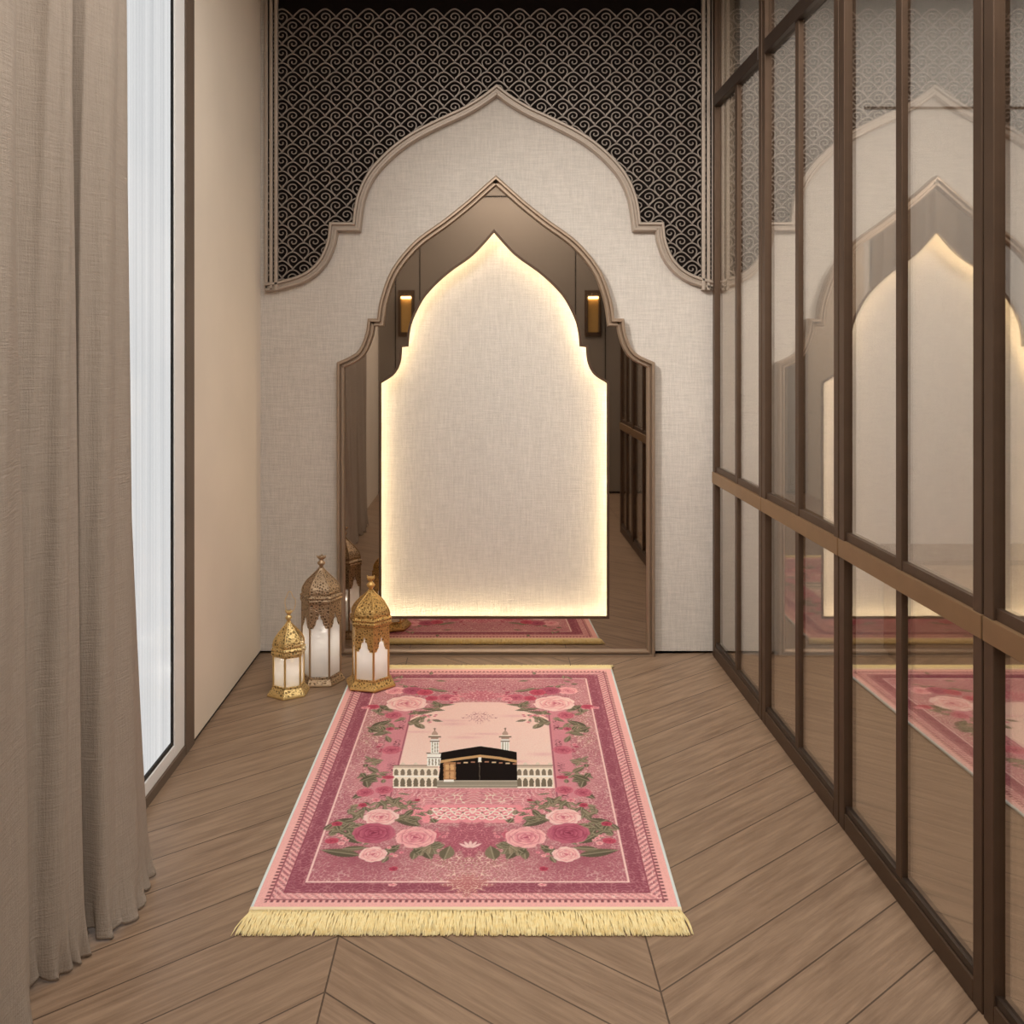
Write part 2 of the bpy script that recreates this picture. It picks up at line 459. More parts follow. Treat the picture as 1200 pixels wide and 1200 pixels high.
spir = catmull([(.5,-9.2),(3.3,-7.2),(5.6,-3.4),(6.2,0),(4.4,3.4),(.4,4.8),(-3.4,3.4),(-4.7,.6),(-3.2,-2.0),(-.2,-2.6),(1.7,-.9),(.6,.8)], 2)
lat = MB(); U = PXW
def ribbon(pts, half, y0, y1):
    run = []
    def flush():
        if len(run) > 1:
            rings = []
            for i, p in enumerate(run):
                a = Vector(run[max(0, i-1)]); b = Vector(run[min(len(run)-1, i+1)]); d = (b-a).normalized()
                nx, nz = -d.y*half, d.x*half
                rings.append([(p[0]+nx, y1, p[1]+nz), (p[0]+nx*.6, y0, p[1]+nz*.6), (p[0]-nx*.6, y0, p[1]-nz*.6), (p[0]-nx, y1, p[1]-nz)])
            lat.rings(rings)
        run.clear()
    for p in pts:
        if inside(p[0], p[1], clip): run.append(p)
        else: flush()
    flush()
cw, rh = 25.3, 10.55
for r in range(0, 34):
    for c in range(-13, 13):
        cx_ = 343 + (c+10)*cw + (cw/2 if r % 2 else 0) - 3*cw
        jy = 368 - r*rh                            # image height of the junctions of this row
        ribbon([(wx(cx_+a*cw), wz(jy-b)) for a, b in bell], .0034, 4.000, 4.007)
        sgn = 1 if r % 2 else -1
        ribbon([(wx(cx_+sgn*a*.92), wz(jy-b*.92-.3)) for a, b in spir], .0029, 4.001, 4.007)
under(lat.build('lattice', M['lattice']), sp)
prof_m = [(-.020, 0), (-.020, .020), (-.014, .030), (-.006, .030), (-.003, .022), (.006, .022), (.009, .034), (.017, .034), (.021, .024), (.021, 0)]
mo = sweep(MB(), arch_line, prof_m, 4.02, False).build('arch_moulding', M['champagne_light']); under(mo, sp)
for xa in (XA, XB-.058):
    v = MB()
    for o, wd, h in ((0, .014, .022), (.014, .008, .012), (.022, .014, .03), (.036, .008, .014), (.044, .014, .034)):
        o2 = o if xa == XA else .058-o-wd
        v.box(xa+o2, xa+o2+wd, 4.02-h, 4.02, wz(337)-.012, CEIL-.003)
    under(v.build('side_moulding', M['champagne_light'], bevel=.0025), sp)

# ------------------------------------------------------------------ niche mirror with its bronze frame
mi = empty('arched_wall_mirror', (wx(581), 4.0, 0))
tag(mi, 'bronze tinted arched mirror with thin metal frame standing around the glowing arch', 'mirror')
def inset(loop, d):
    n = len(loop); out = []; P = [Vector(p) for p in loop]
    for i in range(n):
        d0 = (P[i]-P[i-1]).normalized(); d1 = (P[(i+1) % n]-P[i]).normalized()
        n0 = Vector((-d0.y, d0.x)); m_ = (n0+Vector((-d1.y, d1.x)))
        m_ = m_.normalized() if m_.length > 1e-6 else n0
        out.append(tuple(P[i]+m_*d/max(.45, m_.dot(n0))))
    return out
mg = shape2d('mirror_glass', [inset(niche, .012), lit], 4.0, 4.004, M['mirror']); under(mg, mi)
mb_ = shape2d('mirror_backing', [inset(niche, .014), inset(lit, -.004)], 4.0045, 4.012, M['black']); under(mb_, mi)
prof_f = [(-.002, -.02), (-.002, .022), (.004, .030), (.011, .030), (.014, .012), (.019, .012), (.021, .022), (.027, .022), (.031, .010), (.031, -.004)]
ff = sweep(MB(), niche, prof_f, 4.0, True).build('mirror_frame', M['champagne']); under(ff, mi)
ie = sweep(MB(), lit, [(-.0105, -.001), (-.0105, .004), (-.002, .004), (-.0005, .002), (-.0005, -.006), (-.0105, -.006)], 4.0, True).build('inner_trim', M['bronze']); under(ie, mi)
zb = wz(769)
under(MB().box(wx(397), wx(766), 3.985, 4.0, .002, zb+.001).build('frame_plinth', M['bronze']), mi)

# glowing arch: cloth panel set back behind the mirror, LED strip around its edge
lp = empty('glowing_arch_panel', (wx(579), 4.08, .6))
tag(lp, 'cream linen arch panel with warm glowing edge inside the bronze mirror', 'wall panel')
pn = shape2d('cloth_panel', [[(wx(580)+(x-wx(580))*.95, .02+z*.965) for x, z in niche]], 4.070, 4.084, M['linen_lit']); under(pn, lp)
led = inset(lit, -.022)
ln = MB().tube([(x, 4.026, z) for x, z in led], .0045, 6, True).build('light_strip', M['led']); under(ln, lp)
tag(ln, 'warm glowing light strip')

# ------------------------------------------------------------------ wall lamps on the wall behind, seen in the mirror
def sconce(x, label):
    r = empty('wall_sconce', (x, YB, 1.63)); tag(r, label, 'wall lamp', 'wall lamps reflected in the mirror')
    MB().box(-.075, .075, 0, .012, -.21, .21).build('back_plate', M['bronze'], r, bevel=.003)
    b = MB(); b.box(-.058, -.048, .012, .07, -.17, .15); b.box(.048, .058, .012, .07, -.17, .15); b.box(-.058, .058, .012, .07, .15, .17)
    b.build('housing', M['bronze'], r, bevel=.002)
    MB().box(-.048, .048, .012, .016, -.17, .15).build('reflector', M['warm_gold'], r)
    MB().box(-.044, .044, .018, .060, .132, .149).build('lamp_strip', M['sconce_glow'], r, bevel=.002)
sconce(-.70, 'bronze wall lamp with amber glow reflected in the mirror beside the curtain')
sconce(.985, 'bronze wall lamp with amber glow reflected in the mirror beside the glass partition')

# ------------------------------------------------------------------ curtains
def curtain(name, path, label, ztop=CEIL-.01, phase=0, lean=0):
    P = catmull(path, 12); n = len(P); rows = 46; v = []; f = []
    cx0 = sum(p[0] for p in P)/n; cy0 = sum(p[1] for p in P)/n
    for j in range(rows+1):
        t = (j/rows)**1.6; z = .004+(ztop-.004)*t
        s_low = math.exp(-z/.10)
        for i, (x, y) in enumerate(P):
            k = .94 + .06*math.exp(-z/1.2) + .035*s_low
            dx = (x-cx0)*k; dy = (y-cy0)*(.97+.03*math.exp(-z/.8)+.05*s_low)
            xx = cx0+dx + .006*math.sin(i*.35+z*3.1+phase) + .022*math.exp(-z/1.0) - .022 - lean*min(1, z/1.7)**.6
            yy = cy0+dy + .004*math.sin(i*.5+z*4.7+phase)
            zz = z
            if j < 6: # the hem sags and lifts a little along its length
                zz = z + (6-j)/6*.020*max(0, math.sin(i*.41+phase))
                xx += .010*math.sin(i*.9+phase)*(6-j)/6
            v.append((xx, yy, zz))
    for j in range(rows):
        for i in range(n-1): f.append((j*n+i, j*n+i+1, (j+1)*n+i+1, (j+1)*n+i))
    m = MB(); m.v = v; m.f = f
    o = m.build(name, M['curtain'], None, True)
    so = o.modifiers.new('cloth', 'SOLIDIFY'); so.thickness = .003; so.offset = 0
    return tag(o, label, 'curtain')
curtain('curtain', [(-.935,2.44),(-.875,2.40),(-.822,2.31),(-.800,2.20),(-.806,2.115),(-.840,2.075),(-.885,2.095),(-.915,2.125)],
        'taupe linen curtain with rounded fold reaching the floor beside the bright window', lean=.042)
curtain('curtain', [(-.94,2.085),(-.905,2.06),(-.872,2.035),(-.856,1.99),(-.865,1.945),(-.905,1.91),(-.92,1.86),(-.875,1.80),(-.85,1.70),(-.87,1.62),(-.91,1.58),
                    (-.905,1.5),(-.86,1.45),(-.845,1.36),(-.875,1.29),(-.915,1.24),(-.88,1.18),(-.85,1.1)],
        'pale edged taupe curtain with tight folds in front of the rounded curtain fold', phase=1.7)

# ------------------------------------------------------------------ prayer rug
def flo(px, py): Y = CAMZ*F/(py-VPY); return ((px-VPX)*Y/F, Y)
NL, NR, FL_, FR_ = flo(295.5, 1068), flo(796, 1068), flo(416, 787), flo(716, 787)
RW, RL = 1.0, FL_[1]-NL[1]
def to_rug(px, py):
    X, Y = flo(px, py); v = (Y-NL[1])/RL
    xl = NL[0]+(FL_[0]-NL[0])*v; xr = NR[0]+(FR_[0]-NR[0])*v
    return ((X-xl)/(xr-xl)-.5)*RW, v*RL
def from_rug(a, b):
    v = b/RL; u = a/RW+.5
    xl = NL[0]+(FL_[0]-NL[0])*v; xr = NR[0]+(FR_[0]-NR[0])*v
    return xl+(xr-xl)*u, NL[1]+v*RL
ROSE_COLS = {
 'light': (lin(250,205,196), lin(238,160,160), lin(206,98,118)),
 'pink': (lin(244,178,176), lin(228,134,146), lin(190,78,104)),
 'deep': (lin(216,112,130), lin(192,78,104), lin(150,46,76)),
 'dark': (lin(196,94,118), lin(172,66,96), lin(138,42,72)),
 'bud': (lin(214,84,108), lin(186,54,84), lin(150,36,66))}
def paint_rug(NU, NV):
    rs = np.random.RandomState(3)
    A, B = np.meshgrid(np.linspace(-.5*RW, .5*RW, NU), np.linspace(0, RL, NV))
    img = np.zeros((NV, NU, 3))
    def waves(lam, n=14, seed=0, sym=True):
        r = np.random.RandomState(seed); out = np.zeros_like(A); X = np.abs(A) if sym else A
        for _ in range(n):
            th = r.uniform(0, 2*PI); k = 2*PI/(lam*r.uniform(.75, 1.35)); out += np.sin(k*(X*math.cos(th)+B*math.sin(th))+r.uniform(0, 6.28))
        return out/math.sqrt(n/2)
    def put(mask, col, al=1.0):
        m = np.clip(mask, 0, 1)*al
        img[:] = img*(1-m[..., None]) + np.asarray(col)*m[..., None]
    sm = lambda x, e=.0012: np.clip(.5 - x/(2*e), 0, 1)      # 1 where x<0
    maroon, pink, pale, rose = lin(160,80,98), lin(236,168,162), lin(246,206,198), lin(208,124,136)
    ol, dk = lin(112,104,76), lin(116,44,62)
    E = np.minimum(np.minimum(A+.5*RW, .5*RW-A), np.minimum(B, RL-B))
    side = (np.minimum(A+.5*RW, .5*RW-A) < np.minimum(B, RL-B))
    run = np.where(side, B, A)
    img[:] = maroon
    # field: lacy filigree of pale and dark tendrils
    n1, n2, n3, big = waves(.0175, seed=1), waves(.0125, seed=2), waves(.023, seed=5), waves(.30, seed=9)
    put(np.ones_like(A), lin(186,104,118)); put(sm(-big, .6), lin(206,132,138), .55)
    put(sm(np.abs(n1)-.24, .2), lin(240,200,190), .62)
    put(sm(np.abs(n2)-.20, .2), lin(156,74,92), .62)
    put(sm(np.abs(n3)-.12, .12), lin(240,200,190), .5)
    # darker corner pools near the viewer, creamier middle strip and sides
    for cx in (-.26, .26):
        put(np.exp(-(((A-cx)/.15)**2+((B-.21)/.075)**2)), lin(158,72,92), .70)
        put(np.exp(-(((A-cx*1.15)/.09)**2+((B-1.53)/.06)**2)), lin(164,78,98), .6)
    cr = np.exp(-((A/.11)**2+((B-.20)/.13)**2))+np.exp(-(((np.abs(A)-.355)/.05)**2+((B-1.03)/.20)**2))
    put(cr*sm(np.abs(n2)-.25, .2), lin(176,146,112), .85); put(cr*sm(np.abs(n1)-.18, .12), lin(246,220,200), .7)
    # borders, outside to inside
    put(sm(E-.108), lin(246,200,192)); put(sm(E-.103), maroon)
    band = sm(E-.103)*sm(.062-E)
    put(band*sm(np.abs(waves(.019, seed=21, sym=False))-.34, .2), lin(208,136,142), .75)
    put(band*sm(np.abs(waves(.014, seed=22, sym=False))-.15, .12), lin(132,48,72), .6)
    put(sm(np.abs(E-.085)-.012), lin(140,54,78), .35)
    put(sm(E-.062), lin(150,64,84)); put(sm(E-.0585), lin(232,160,158))
    lace = sm(E-.0585)*sm(.034-E)
    dg = np.sin(2*PI*(run + E*1.1)/.021)
    put(lace*sm(-dg, .5), lin(166,84,100), np.where(side, .85, .45)); put(lace*sm(np.abs(waves(.015, seed=31, sym=False))-.2, .15), lin(250,216,206), .65)
    put(sm(E-.034), lin(150,62,82)); put(sm(E-.0305), lin(238,170,164))
    tooth = sm(E-.0305)*sm(.021-E)*sm(-np.sin(2*PI*run/.0145), .4)
    put(tooth, lin(120,52,66), .9)
    put(sm(E-.020), lin(240,172,165))
    # inner strip with medallion dashes around the picture
    pl, pr, pb, ptp = -.236, .236, to_rug(550, 927)[1], to_rug(560, 822)[1]
    Q = np.maximum(np.abs(A)-.236, np.maximum(pb-B, B-ptp))
    strip = sm(np.abs(A)-.300)*sm(.236-np.abs(A))*sm(pb-.06-B)*sm(B-ptp+.03)
    put(strip, lin(214,130,142), .9); put(strip*sm(np.abs(np.abs(A)-.240)-.0018, .001), lin(150,70,90))
    put(strip*sm(np.abs(np.abs(A)-.262)-.011, .002)*sm(np.abs(waves(.02, seed=41))-.35, .2)*sm(-np.sin(2*PI*B/.17), .3), lin(104,36,52), .95)
    # sky of the picture with an arched top
    arch = (ptp-.03) - .16*np.clip((np.abs(A)-.06)/.18, 0, 1)**1.6
    sky = sm(np.abs(A)-.236)*sm(pb-B)*sm(B-arch)
    t = np.clip((B-pb)/(ptp-pb), 0, 1)[..., None]
    img[:] = img*(1-sky[..., None]) + sky[..., None]*(np.asarray(lin(247,208,192))*(1-t*.55)+np.asarray(lin(240,186,178))*t*.55)
    cl = np.zeros_like(A); r = np.random.RandomState(12)
    for _ in range(16):
        ca, cb, sa, sb = r.uniform(-.23, .23), r.uniform(pb+.17, ptp-.08), r.uniform(.03, .07), r.uniform(.008, .016)
        if abs(ca) < .08 and cb > ptp-.25: continue
        cl = np.maximum(cl, np.exp(-((A-ca)/sa)**2-((B-cb)/sb)**2))
    put(sky*cl, lin(222,160,164), .55)
    def poly(pts, col, al=1.0, px=True, e=.0012):
        P_ = [to_rug(*p) for p in pts] if px else pts
        xs_, ys_ = [p[0] for p in P_], [p[1] for p in P_]
        i0, i1 = np.searchsorted(B[:, 0], [min(ys_)-.01, max(ys_)+.01]); j0, j1 = np.searchsorted(A[0], [min(xs_)-.01, max(xs_)+.01])
        a, b = A[i0:i1, j0:j1], B[i0:i1, j0:j1]; ins = np.zeros(a.shape, bool); j = len(P_)-1
        for i in range(len(P_)):
            (xi, yi), (xj, yj) = P_[i], P_[j]
            if yi != yj:
                c_ = ((yi > b) != (yj > b)) & (a < (xj-xi)*(b-yi)/(yj-yi)+xi); ins ^= c_
            j = i
        sub = img[i0:i1, j0:j1]; m = ins[..., None]*al
        sub[:] = sub*(1-m)+np.asarray(col)*m
    def rect(x0, y0, x1, y1, col, al=1.0): poly([(x0,y0),(x1,y0),(x1,y1),(x0,y1)], col, al)
    cream, grey, brown, white = lin(238,222,200), lin(150,138,116), lin(126,100,82), lin(250,240,228)
    # arcades
    for x0, x1 in ((460.5, 514), (605, 648)):
        rect(x0, 903, x1, 926.5, cream); rect(x0+1, 900.5, x1-1, 903, lin(206,182,160)); rect(x0, 899.6, x1, 900.5, brown)
        rect(x0, 912.3, x1, 913.8, white); rect(x0, 925.4, x1, 926.6, white)
        n = int(round((x1-x0)/7.2)); st = (x1-x0)/n
        for k in range(n):
            c_ = x0+st*(k+.5)
            poly([(c_-2.4,911.8),(c_-2.5,907.4),(c_-1.5,905.2),(c_,904.2),(c_+1.5,905.2),(c_+2.5,907.4),(c_+2.4,911.8)], lin(134,118,98))
            poly([(c_-2.7,925),(c_-2.8,918.6),(c_-1.6,916),(c_,915),(c_+1.6,916),(c_+2.8,918.6),(c_+2.7,925)], lin(120,106,86))
            if k % 2: poly([(c_-3,899.8),(c_-2,897.4),(c_,896.4),(c_+2,897.4),(c_+3,899.8)], lin(226,204,184))
    # minarets
    def tower(cx, base, sc=1.0):
        if base:
            rect(cx-9, 886, cx+7, 901, white); rect(cx-10, 885, cx+8, 886.6, brown); rect(cx-9, 890.6, cx+7, 891.4, brown)
            for k in range(4): rect(cx-7.2+k*3.8, 892.4, cx-5.6+k*3.8, 900, grey)
        rect(cx-4.6, 868, cx+4.6, 886, white)
        for k in (-3.2, -.2, 2.6): rect(cx+k, 872.6, cx+k+1.0, 885, grey)
        rect(cx-5.6, 871, cx+5.6, 872.4, brown); rect(cx-7.4, 865.6, cx+7.4, 867.2, brown); rect(cx-5, 864.4, cx+5, 865.6, cream); rect(cx-4.4, 867.2, cx+4.4, 869.4, lin(176,146,126))
        poly([(cx-3.4,864.4),(cx-3.6,862.4),(cx-2,860.4),(cx,858.6),(cx+2,860.4),(cx+3.6,862.4),(cx+3.4,864.4)], lin(186,150,132))
        rect(cx-.6, 855.6, cx+.6, 859, brown); rect(cx-1.5, 856.4, cx+1.5, 857.1, brown)
    tower(509.5, True); tower(592, False)
    # the black draped cube building
    rect(512, 917.5, 606.5, 926.6, lin(150,140,122)); rect(512, 917.5, 606.5, 919, lin(190,180,160)); rect(512, 923, 606.5, 924, lin(176,164,144))
    blk = lin(24,16,14)
    poly([(514,918),(517,885),(540,881),(563,877.4),(585,880.6),(605.5,884.4),(606.3,918)], blk)
    gl = lin(204,158,98)
    poly([(516.4,894.2),(540,890.6),(563,887.6),(585,890),(606,894),(606,897),(585,893),(563,890.6),(540,893.6),(516.2,897.4)], gl)
    for k in range(11):
        x = 519+k*8.2; yy = 894.6-abs(0)-3.2*(1-abs(x-562)/46)+3.4
        rect(x, yy, x+4.6, yy+1.5, lin(226,196,150) if k % 2 else lin(176,120,90))
    rect(560.5, 890.5, 563.8, 896, white); rect(561.6, 896, 562.4, 917.5, lin(96,82,70))
    rect(519.8, 896.4, 534, 917, lin(178,124,72)); rect(522, 899, 531.8, 905.5, lin(214,166,104)); rect(522, 907.5, 531.8, 915.5, lin(206,154,96)); rect(526.4, 898, 527.4, 916, lin(140,88,52))
    rect(520, 917, 532, 919.6, white)
    # bands of lace and cream scrolls under the picture
    fl_ = sm(np.abs(A)-.225)*sm(pb-.150-B)*sm(B-pb+.004)
    put(fl_, lin(222,138,146), .9); sx = waves(.03, seed=51)
    stretch = np.zeros_like(A); r = np.random.RandomState(4)
    for _ in range(12):
        th = r.uniform(-.4, .4); k = 2*PI/(.018*r.uniform(.8, 1.4)); stretch += np.sin(k*(np.abs(A)*math.sin(th)*.8+B*math.cos(th))+r.uniform(0, 6))
    stretch /= 2.4
    put(fl_*sm(np.abs(stretch)-.30, .2), lin(180,86,106), .8); put(fl_*sm(np.abs(sx)-.14, .12), lin(248,212,204), .7)
    def ell(cx, cy, ra, rb): return np.sqrt(((A-cx)/ra)**2+((B-cy)/rb)**2)-1
    c1 = to_rug(551, 938); c2 = to_rug(551, 957)
    put(sm(ell(0, c1[1], .12, .034), .05)*sm(np.abs(sx)-.25, .2), lin(232,220,196), .9)
    put(sm(np.maximum(np.abs(A)-.135, np.abs(B-c2[1])-.052), .002), lin(232,138,148))
    put(sm(np.maximum(np.abs(A)+1.2*np.abs(B-c2[1])-.185, np.abs(B-c2[1])-.046), .002), lin(236,140,150))
    wv = waves(.026, seed=61)
    for row, (yy, xs_) in enumerate(((-.024, (.0, .026, .052, .078, .102)), (0, (.014, .040, .066, .092, .116)), (.024, (.0, .028, .054, .080, .104)))):
        for k, xx in enumerate(xs_):
            dx, dy = np.abs(A)-xx, B-c2[1]-yy; rr_ = np.hypot(dx, dy*1.0); th_ = np.arctan2(dy, dx)*(1 if (k+row) % 2 else -1)
            spi = np.abs(rr_-(.0045+.0085*((th_+PI)/(2*PI))))
            put(sm(spi-.0019, .0011), lin(250,236,218), .95)
            put(sm(np.hypot(dx-.013, dy-.006)-.0036, .001), lin(104,112,84), .85)
    # ornaments on the axis: medallions of fine tracery
    def medal(px, py, ra, rb, col, ln_, seed, pw=1.0):
        c_ = to_rug(px, py)[1]; d = (np.abs(A)/ra)**pw+(np.abs(B-c_)/rb)**pw-1+.22*np.sin(14*np.arctan2(B-c_, np.abs(A)))
        put(sm(d, .12), col, .9); put(sm(d, .12)*sm(np.abs(waves(.017, seed=seed))-.2, .14), ln_, .85)
    medal(552, 986, .090, .085, lin(170,76,98), lin(222,140,150), 71, 1.5)
    medal(550, 1040, .06, .05, lin(190,110,110), lin(242,212,190), 72)
    c_ = to_rug(561, 843)[1]; d = np.abs(A)/.062+np.abs(B-c_)/.058-1+.2*np.sin(10*np.arctan2(B-c_, np.abs(A)))
    put(sm(d, .1)*sm(np.abs(waves(.017, seed=75))-.34, .15), lin(176,84,102), .9)
    medal(560, 818, .09, .05, lin(196,92,112), lin(240,186,184), 76, 1.4)
    cb_ = to_rug(551, 994)[1]
    for k in (-2, -1, 0, 1, 2):
        an = k*.42; ca, sa = math.cos(an), math.sin(an); dx, dy = A, B-cb_+.018
        ax, ay = dx*ca-dy*sa, dx*sa+dy*ca
        put(sm(np.sqrt((ax/.0042)**2+((ay-.022)/.016)**2)-1, .25), lin(248,206,200), .85)
    # flowers: painted as rings of petals
    def leaf(px, py, ln, wd, ang, tone=0):
        for s_ in (1, -1):
            a0, b0 = to_rug(px, py); a0 = a0*s_; ca, sa = math.cos(ang), math.sin(ang); ca *= s_
            da, db = A-a0, B-b0; x = da*ca+db*sa; y = -da*sa+db*ca
            q = np.abs(y)-wd*(1-np.clip((x/ln)**2, 0, 1))*(1-.25*x/ln)+.0012*np.sin(x*900)
            m = sm(np.maximum(q, np.abs(x)-ln), .0015)
            base = (lin(104,98,74), lin(126,118,90), lin(150,132,104))[tone]
            put(m, base, .95); put(m*sm(-y*s_, .004), lin(82,76,58), .5); put(m*sm(np.abs(y)-.0016, .001), lin(170,158,128), .7)
    def rose_(px, py, rpx, kind, ph=0.0, squash=1.0):
        a0, b0 = to_rug(px, py); R = rpx*(CAMZ/(py-VPY))
        hi, mid, lo = [np.asarray(c) for c in ROSE_COLS[kind]]
        r_ = np.random.RandomState(int(px*7+py*13)); small = rpx < 8
        rings = ((.0,.62,1),(.56,.46,5),(.30,.34,4)) if small else ((0,.80,1),(.62,.46,6),(.50,.44,5),(.33,.38,5),(.18,.28,4),(.06,.18,3))
        plist = []
        for k, (rad, pr_, n) in enumerate(rings):
            for i in range(n):
                th = ph+2*PI*(i+.5*(k % 2))/n+r_.uniform(-.18, .18)
                plist.append((rad*math.cos(th), rad*math.sin(th), pr_*r_.uniform(.9, 1.12), th, k/(len(rings)-1), r_.uniform(-.1, .1)))
        for s_ in (1, -1):
            i0, i1 = np.searchsorted(B[:, 0], [b0-1.2*R, b0+1.2*R]); j0, j1 = np.searchsorted(A[0], [a0*s_-1.2*R, a0*s_+1.2*R])
            sub = img[i0:i1, j0:j1]
            da, db = (A[i0:i1, j0:j1]-a0*s_)*s_/R, (B[i0:i1, j0:j1]-b0)/squash/R
            for x, y, pr_, th, dep, jit in plist:
                ca, sa = math.cos(th), math.sin(th)
                u_, w_ = (da-x)*ca+(db-y)*sa, -(da-x)*sa+(db-y)*ca
                q = np.sqrt((u_/(pr_*.82))**2+(w_/(pr_*1.12))**2)*(1+.05*np.sin(5*np.arctan2(w_, u_)+jit*30))
                m = np.clip((1-q)/(.004/R+.04), 0, 1)[..., None]
                t_ = np.clip(.48+.80*u_/pr_-.22*dep+jit+.30*np.clip(q*4-3, 0, 1), 0, 1)[..., None]
                col = np.where(t_ < .5, lo+(mid-lo)*t_*2, mid+(hi-mid)*(t_*2-1))
                sub[:] = sub*(1-m)+col*m
                o_ = np.clip(1-np.abs(q-1.03)/.09, 0, 1)[..., None]*(.28+.40*dep)*(u_ > -.2*pr_)[..., None]*np.clip(1.05-np.hypot(da, db), 0, .4)[..., None]*2.4
                sub[:] = sub*(1-o_)+lo*.9*o_
    def sprig(px, py, spread, n, seed):
        r_ = np.random.RandomState(seed)
        for _ in range(n):
            leaf(px+r_.normal(0, spread), py+r_.normal(0, spread*.42), r_.uniform(.012, .022), r_.uniform(.005, .009), r_.uniform(0, 6.28), r_.randint(0, 3))
    def petals(px, py, spread, n, seed, cols=('light', 'pink')):
        r_ = np.random.RandomState(seed)
        for _ in range(n): rose_(px+r_.normal(0, spread), py+r_.normal(0, spread*.45), r_.uniform(2.2, 3.8), cols[r_.randint(0, len(cols))], r_.uniform(0, 6))
    # lower bouquet
    for a in ((404,966,.040,.016,.4,0),(411,985,.045,.018,2.4,0),(399,1003,.055,.018,2.9,0),(421,957,.035,.014,1.3,1),(476,966,.050,.018,2.6,0),(466,962,.04,.015,.6,1),(458,1000,.034,.016,.9,0),
              (500,1003,.036,.015,2.0,0),(508,997,.032,.014,.8,1),(524,1003,.034,.020,1.4,1),(460,942,.035,.013,.5,0),(447,944,.03,.012,2.2,1),(424,972,.034,.014,.2,2),(416,998,.035,.012,.1,1),
              (486,1004,.03,.012,1.5,1),(430,921,.03,.013,1.8,0),(422,935,.03,.012,.9,0),(470,948,.03,.010,2.4,2)): leaf(*a)
    sprig(470, 945, 10, 22, 81); sprig(410, 977, 12, 26, 82); sprig(505, 1000, 10, 16, 83); sprig(450, 1000, 12, 14, 88); sprig(434, 915, 8, 18, 84); sprig(424, 952, 9, 18, 101); sprig(492, 962, 10, 16, 102); petals(460, 1003, 10, 7, 103); sprig(395, 978, 7, 10, 104); petals(475, 946, 8, 6, 91); petals(402, 985, 10, 7, 92); petals(512, 980, 6, 7, 93)
    rose_(395, 969, 7.5, 'bud', 1, .8); rose_(389, 989, 9, 'bud', 2.2, .8); rose_(400, 992, 5, 'light', 1)
    rose_(425, 947, 6, 'bud', .4); rose_(489, 941, 4.2, 'bud', 2); rose_(461, 1022, 6, 'bud', 1.1); rose_(460, 1041, 6, 'light', 2, .6)
    rose_(428, 932, 11, 'deep', .3); rose_(450, 929, 11, 'deep', 2.1); rose_(441, 941, 6, 'pink', 1)
    rose_(447, 961, 22, 'light', .7, .9); rose_(508, 982, 9, 'deep', 2.8); rose_(487, 985, 24.5, 'pink', 2.0); rose_(438, 980, 25.5, 'dark', .2, .95); rose_(437, 1005, 17.5, 'light', 3.0)
    # upper bouquet and side garlands
    for a in ((447,851,.045,.018,.8,0),(440,858,.04,.014,2.5,0),(494,838,.05,.014,.3,0),(507,834,.045,.013,2.9,0),(520,829,.04,.011,.2,0),(486,848,.04,.015,1.2,0),(491,853,.035,.014,2.2,1),(452,832,.035,.018,2.4,0),
              (500,811,.04,.012,.1,0),(515,812,.035,.011,2.9,1),(446,863,.03,.012,.4,0),(455,869,.03,.010,1.9,1),(433,915,.035,.015,.7,0),(437,905,.03,.012,2.3,1)): leaf(*a)
    sprig(492, 844, 9, 20, 85); sprig(447, 856, 8, 22, 86); sprig(446, 838, 8, 12, 105); sprig(478, 808, 18, 18, 106); sprig(436, 895, 7, 12, 107); sprig(514, 829, 6, 10, 87); petals(497, 843, 9, 9, 94); petals(448, 880, 7, 8, 95, ('deep', 'pink')); petals(535, 817, 8, 8, 96, ('deep', 'pink'))
    rose_(463, 812, 12, 'pink', .9); rose_(484, 812, 13, 'dark', 2); rose_(498, 814, 10, 'bud', .5); rose_(506, 821, 8, 'bud', 1.4); rose_(523, 820, 11, 'deep', 2.2); rose_(533, 822, 7, 'pink', .2)
    rose_(437, 831, 8.5, 'bud', .5, .8); rose_(428, 832, 6, 'pink', 2, .7); rose_(461, 841, 11, 'deep', .6); rose_(457, 857, 6, 'deep', 2.0); rose_(459, 882, 12, 'deep', 2.6); rose_(455, 914, 8, 'bud', .1, .6)
    rose_(477, 827, 24, 'light', 1.2)
    g = img.mean(2, keepdims=True); img[:] = img*.83+g*.17
    n_ = np.random.RandomState(8).normal(0, 1, img.shape[:2])[..., None]; img[:] = np.clip(img*1.13*(1+.05*n_), 0, .97)
    return img
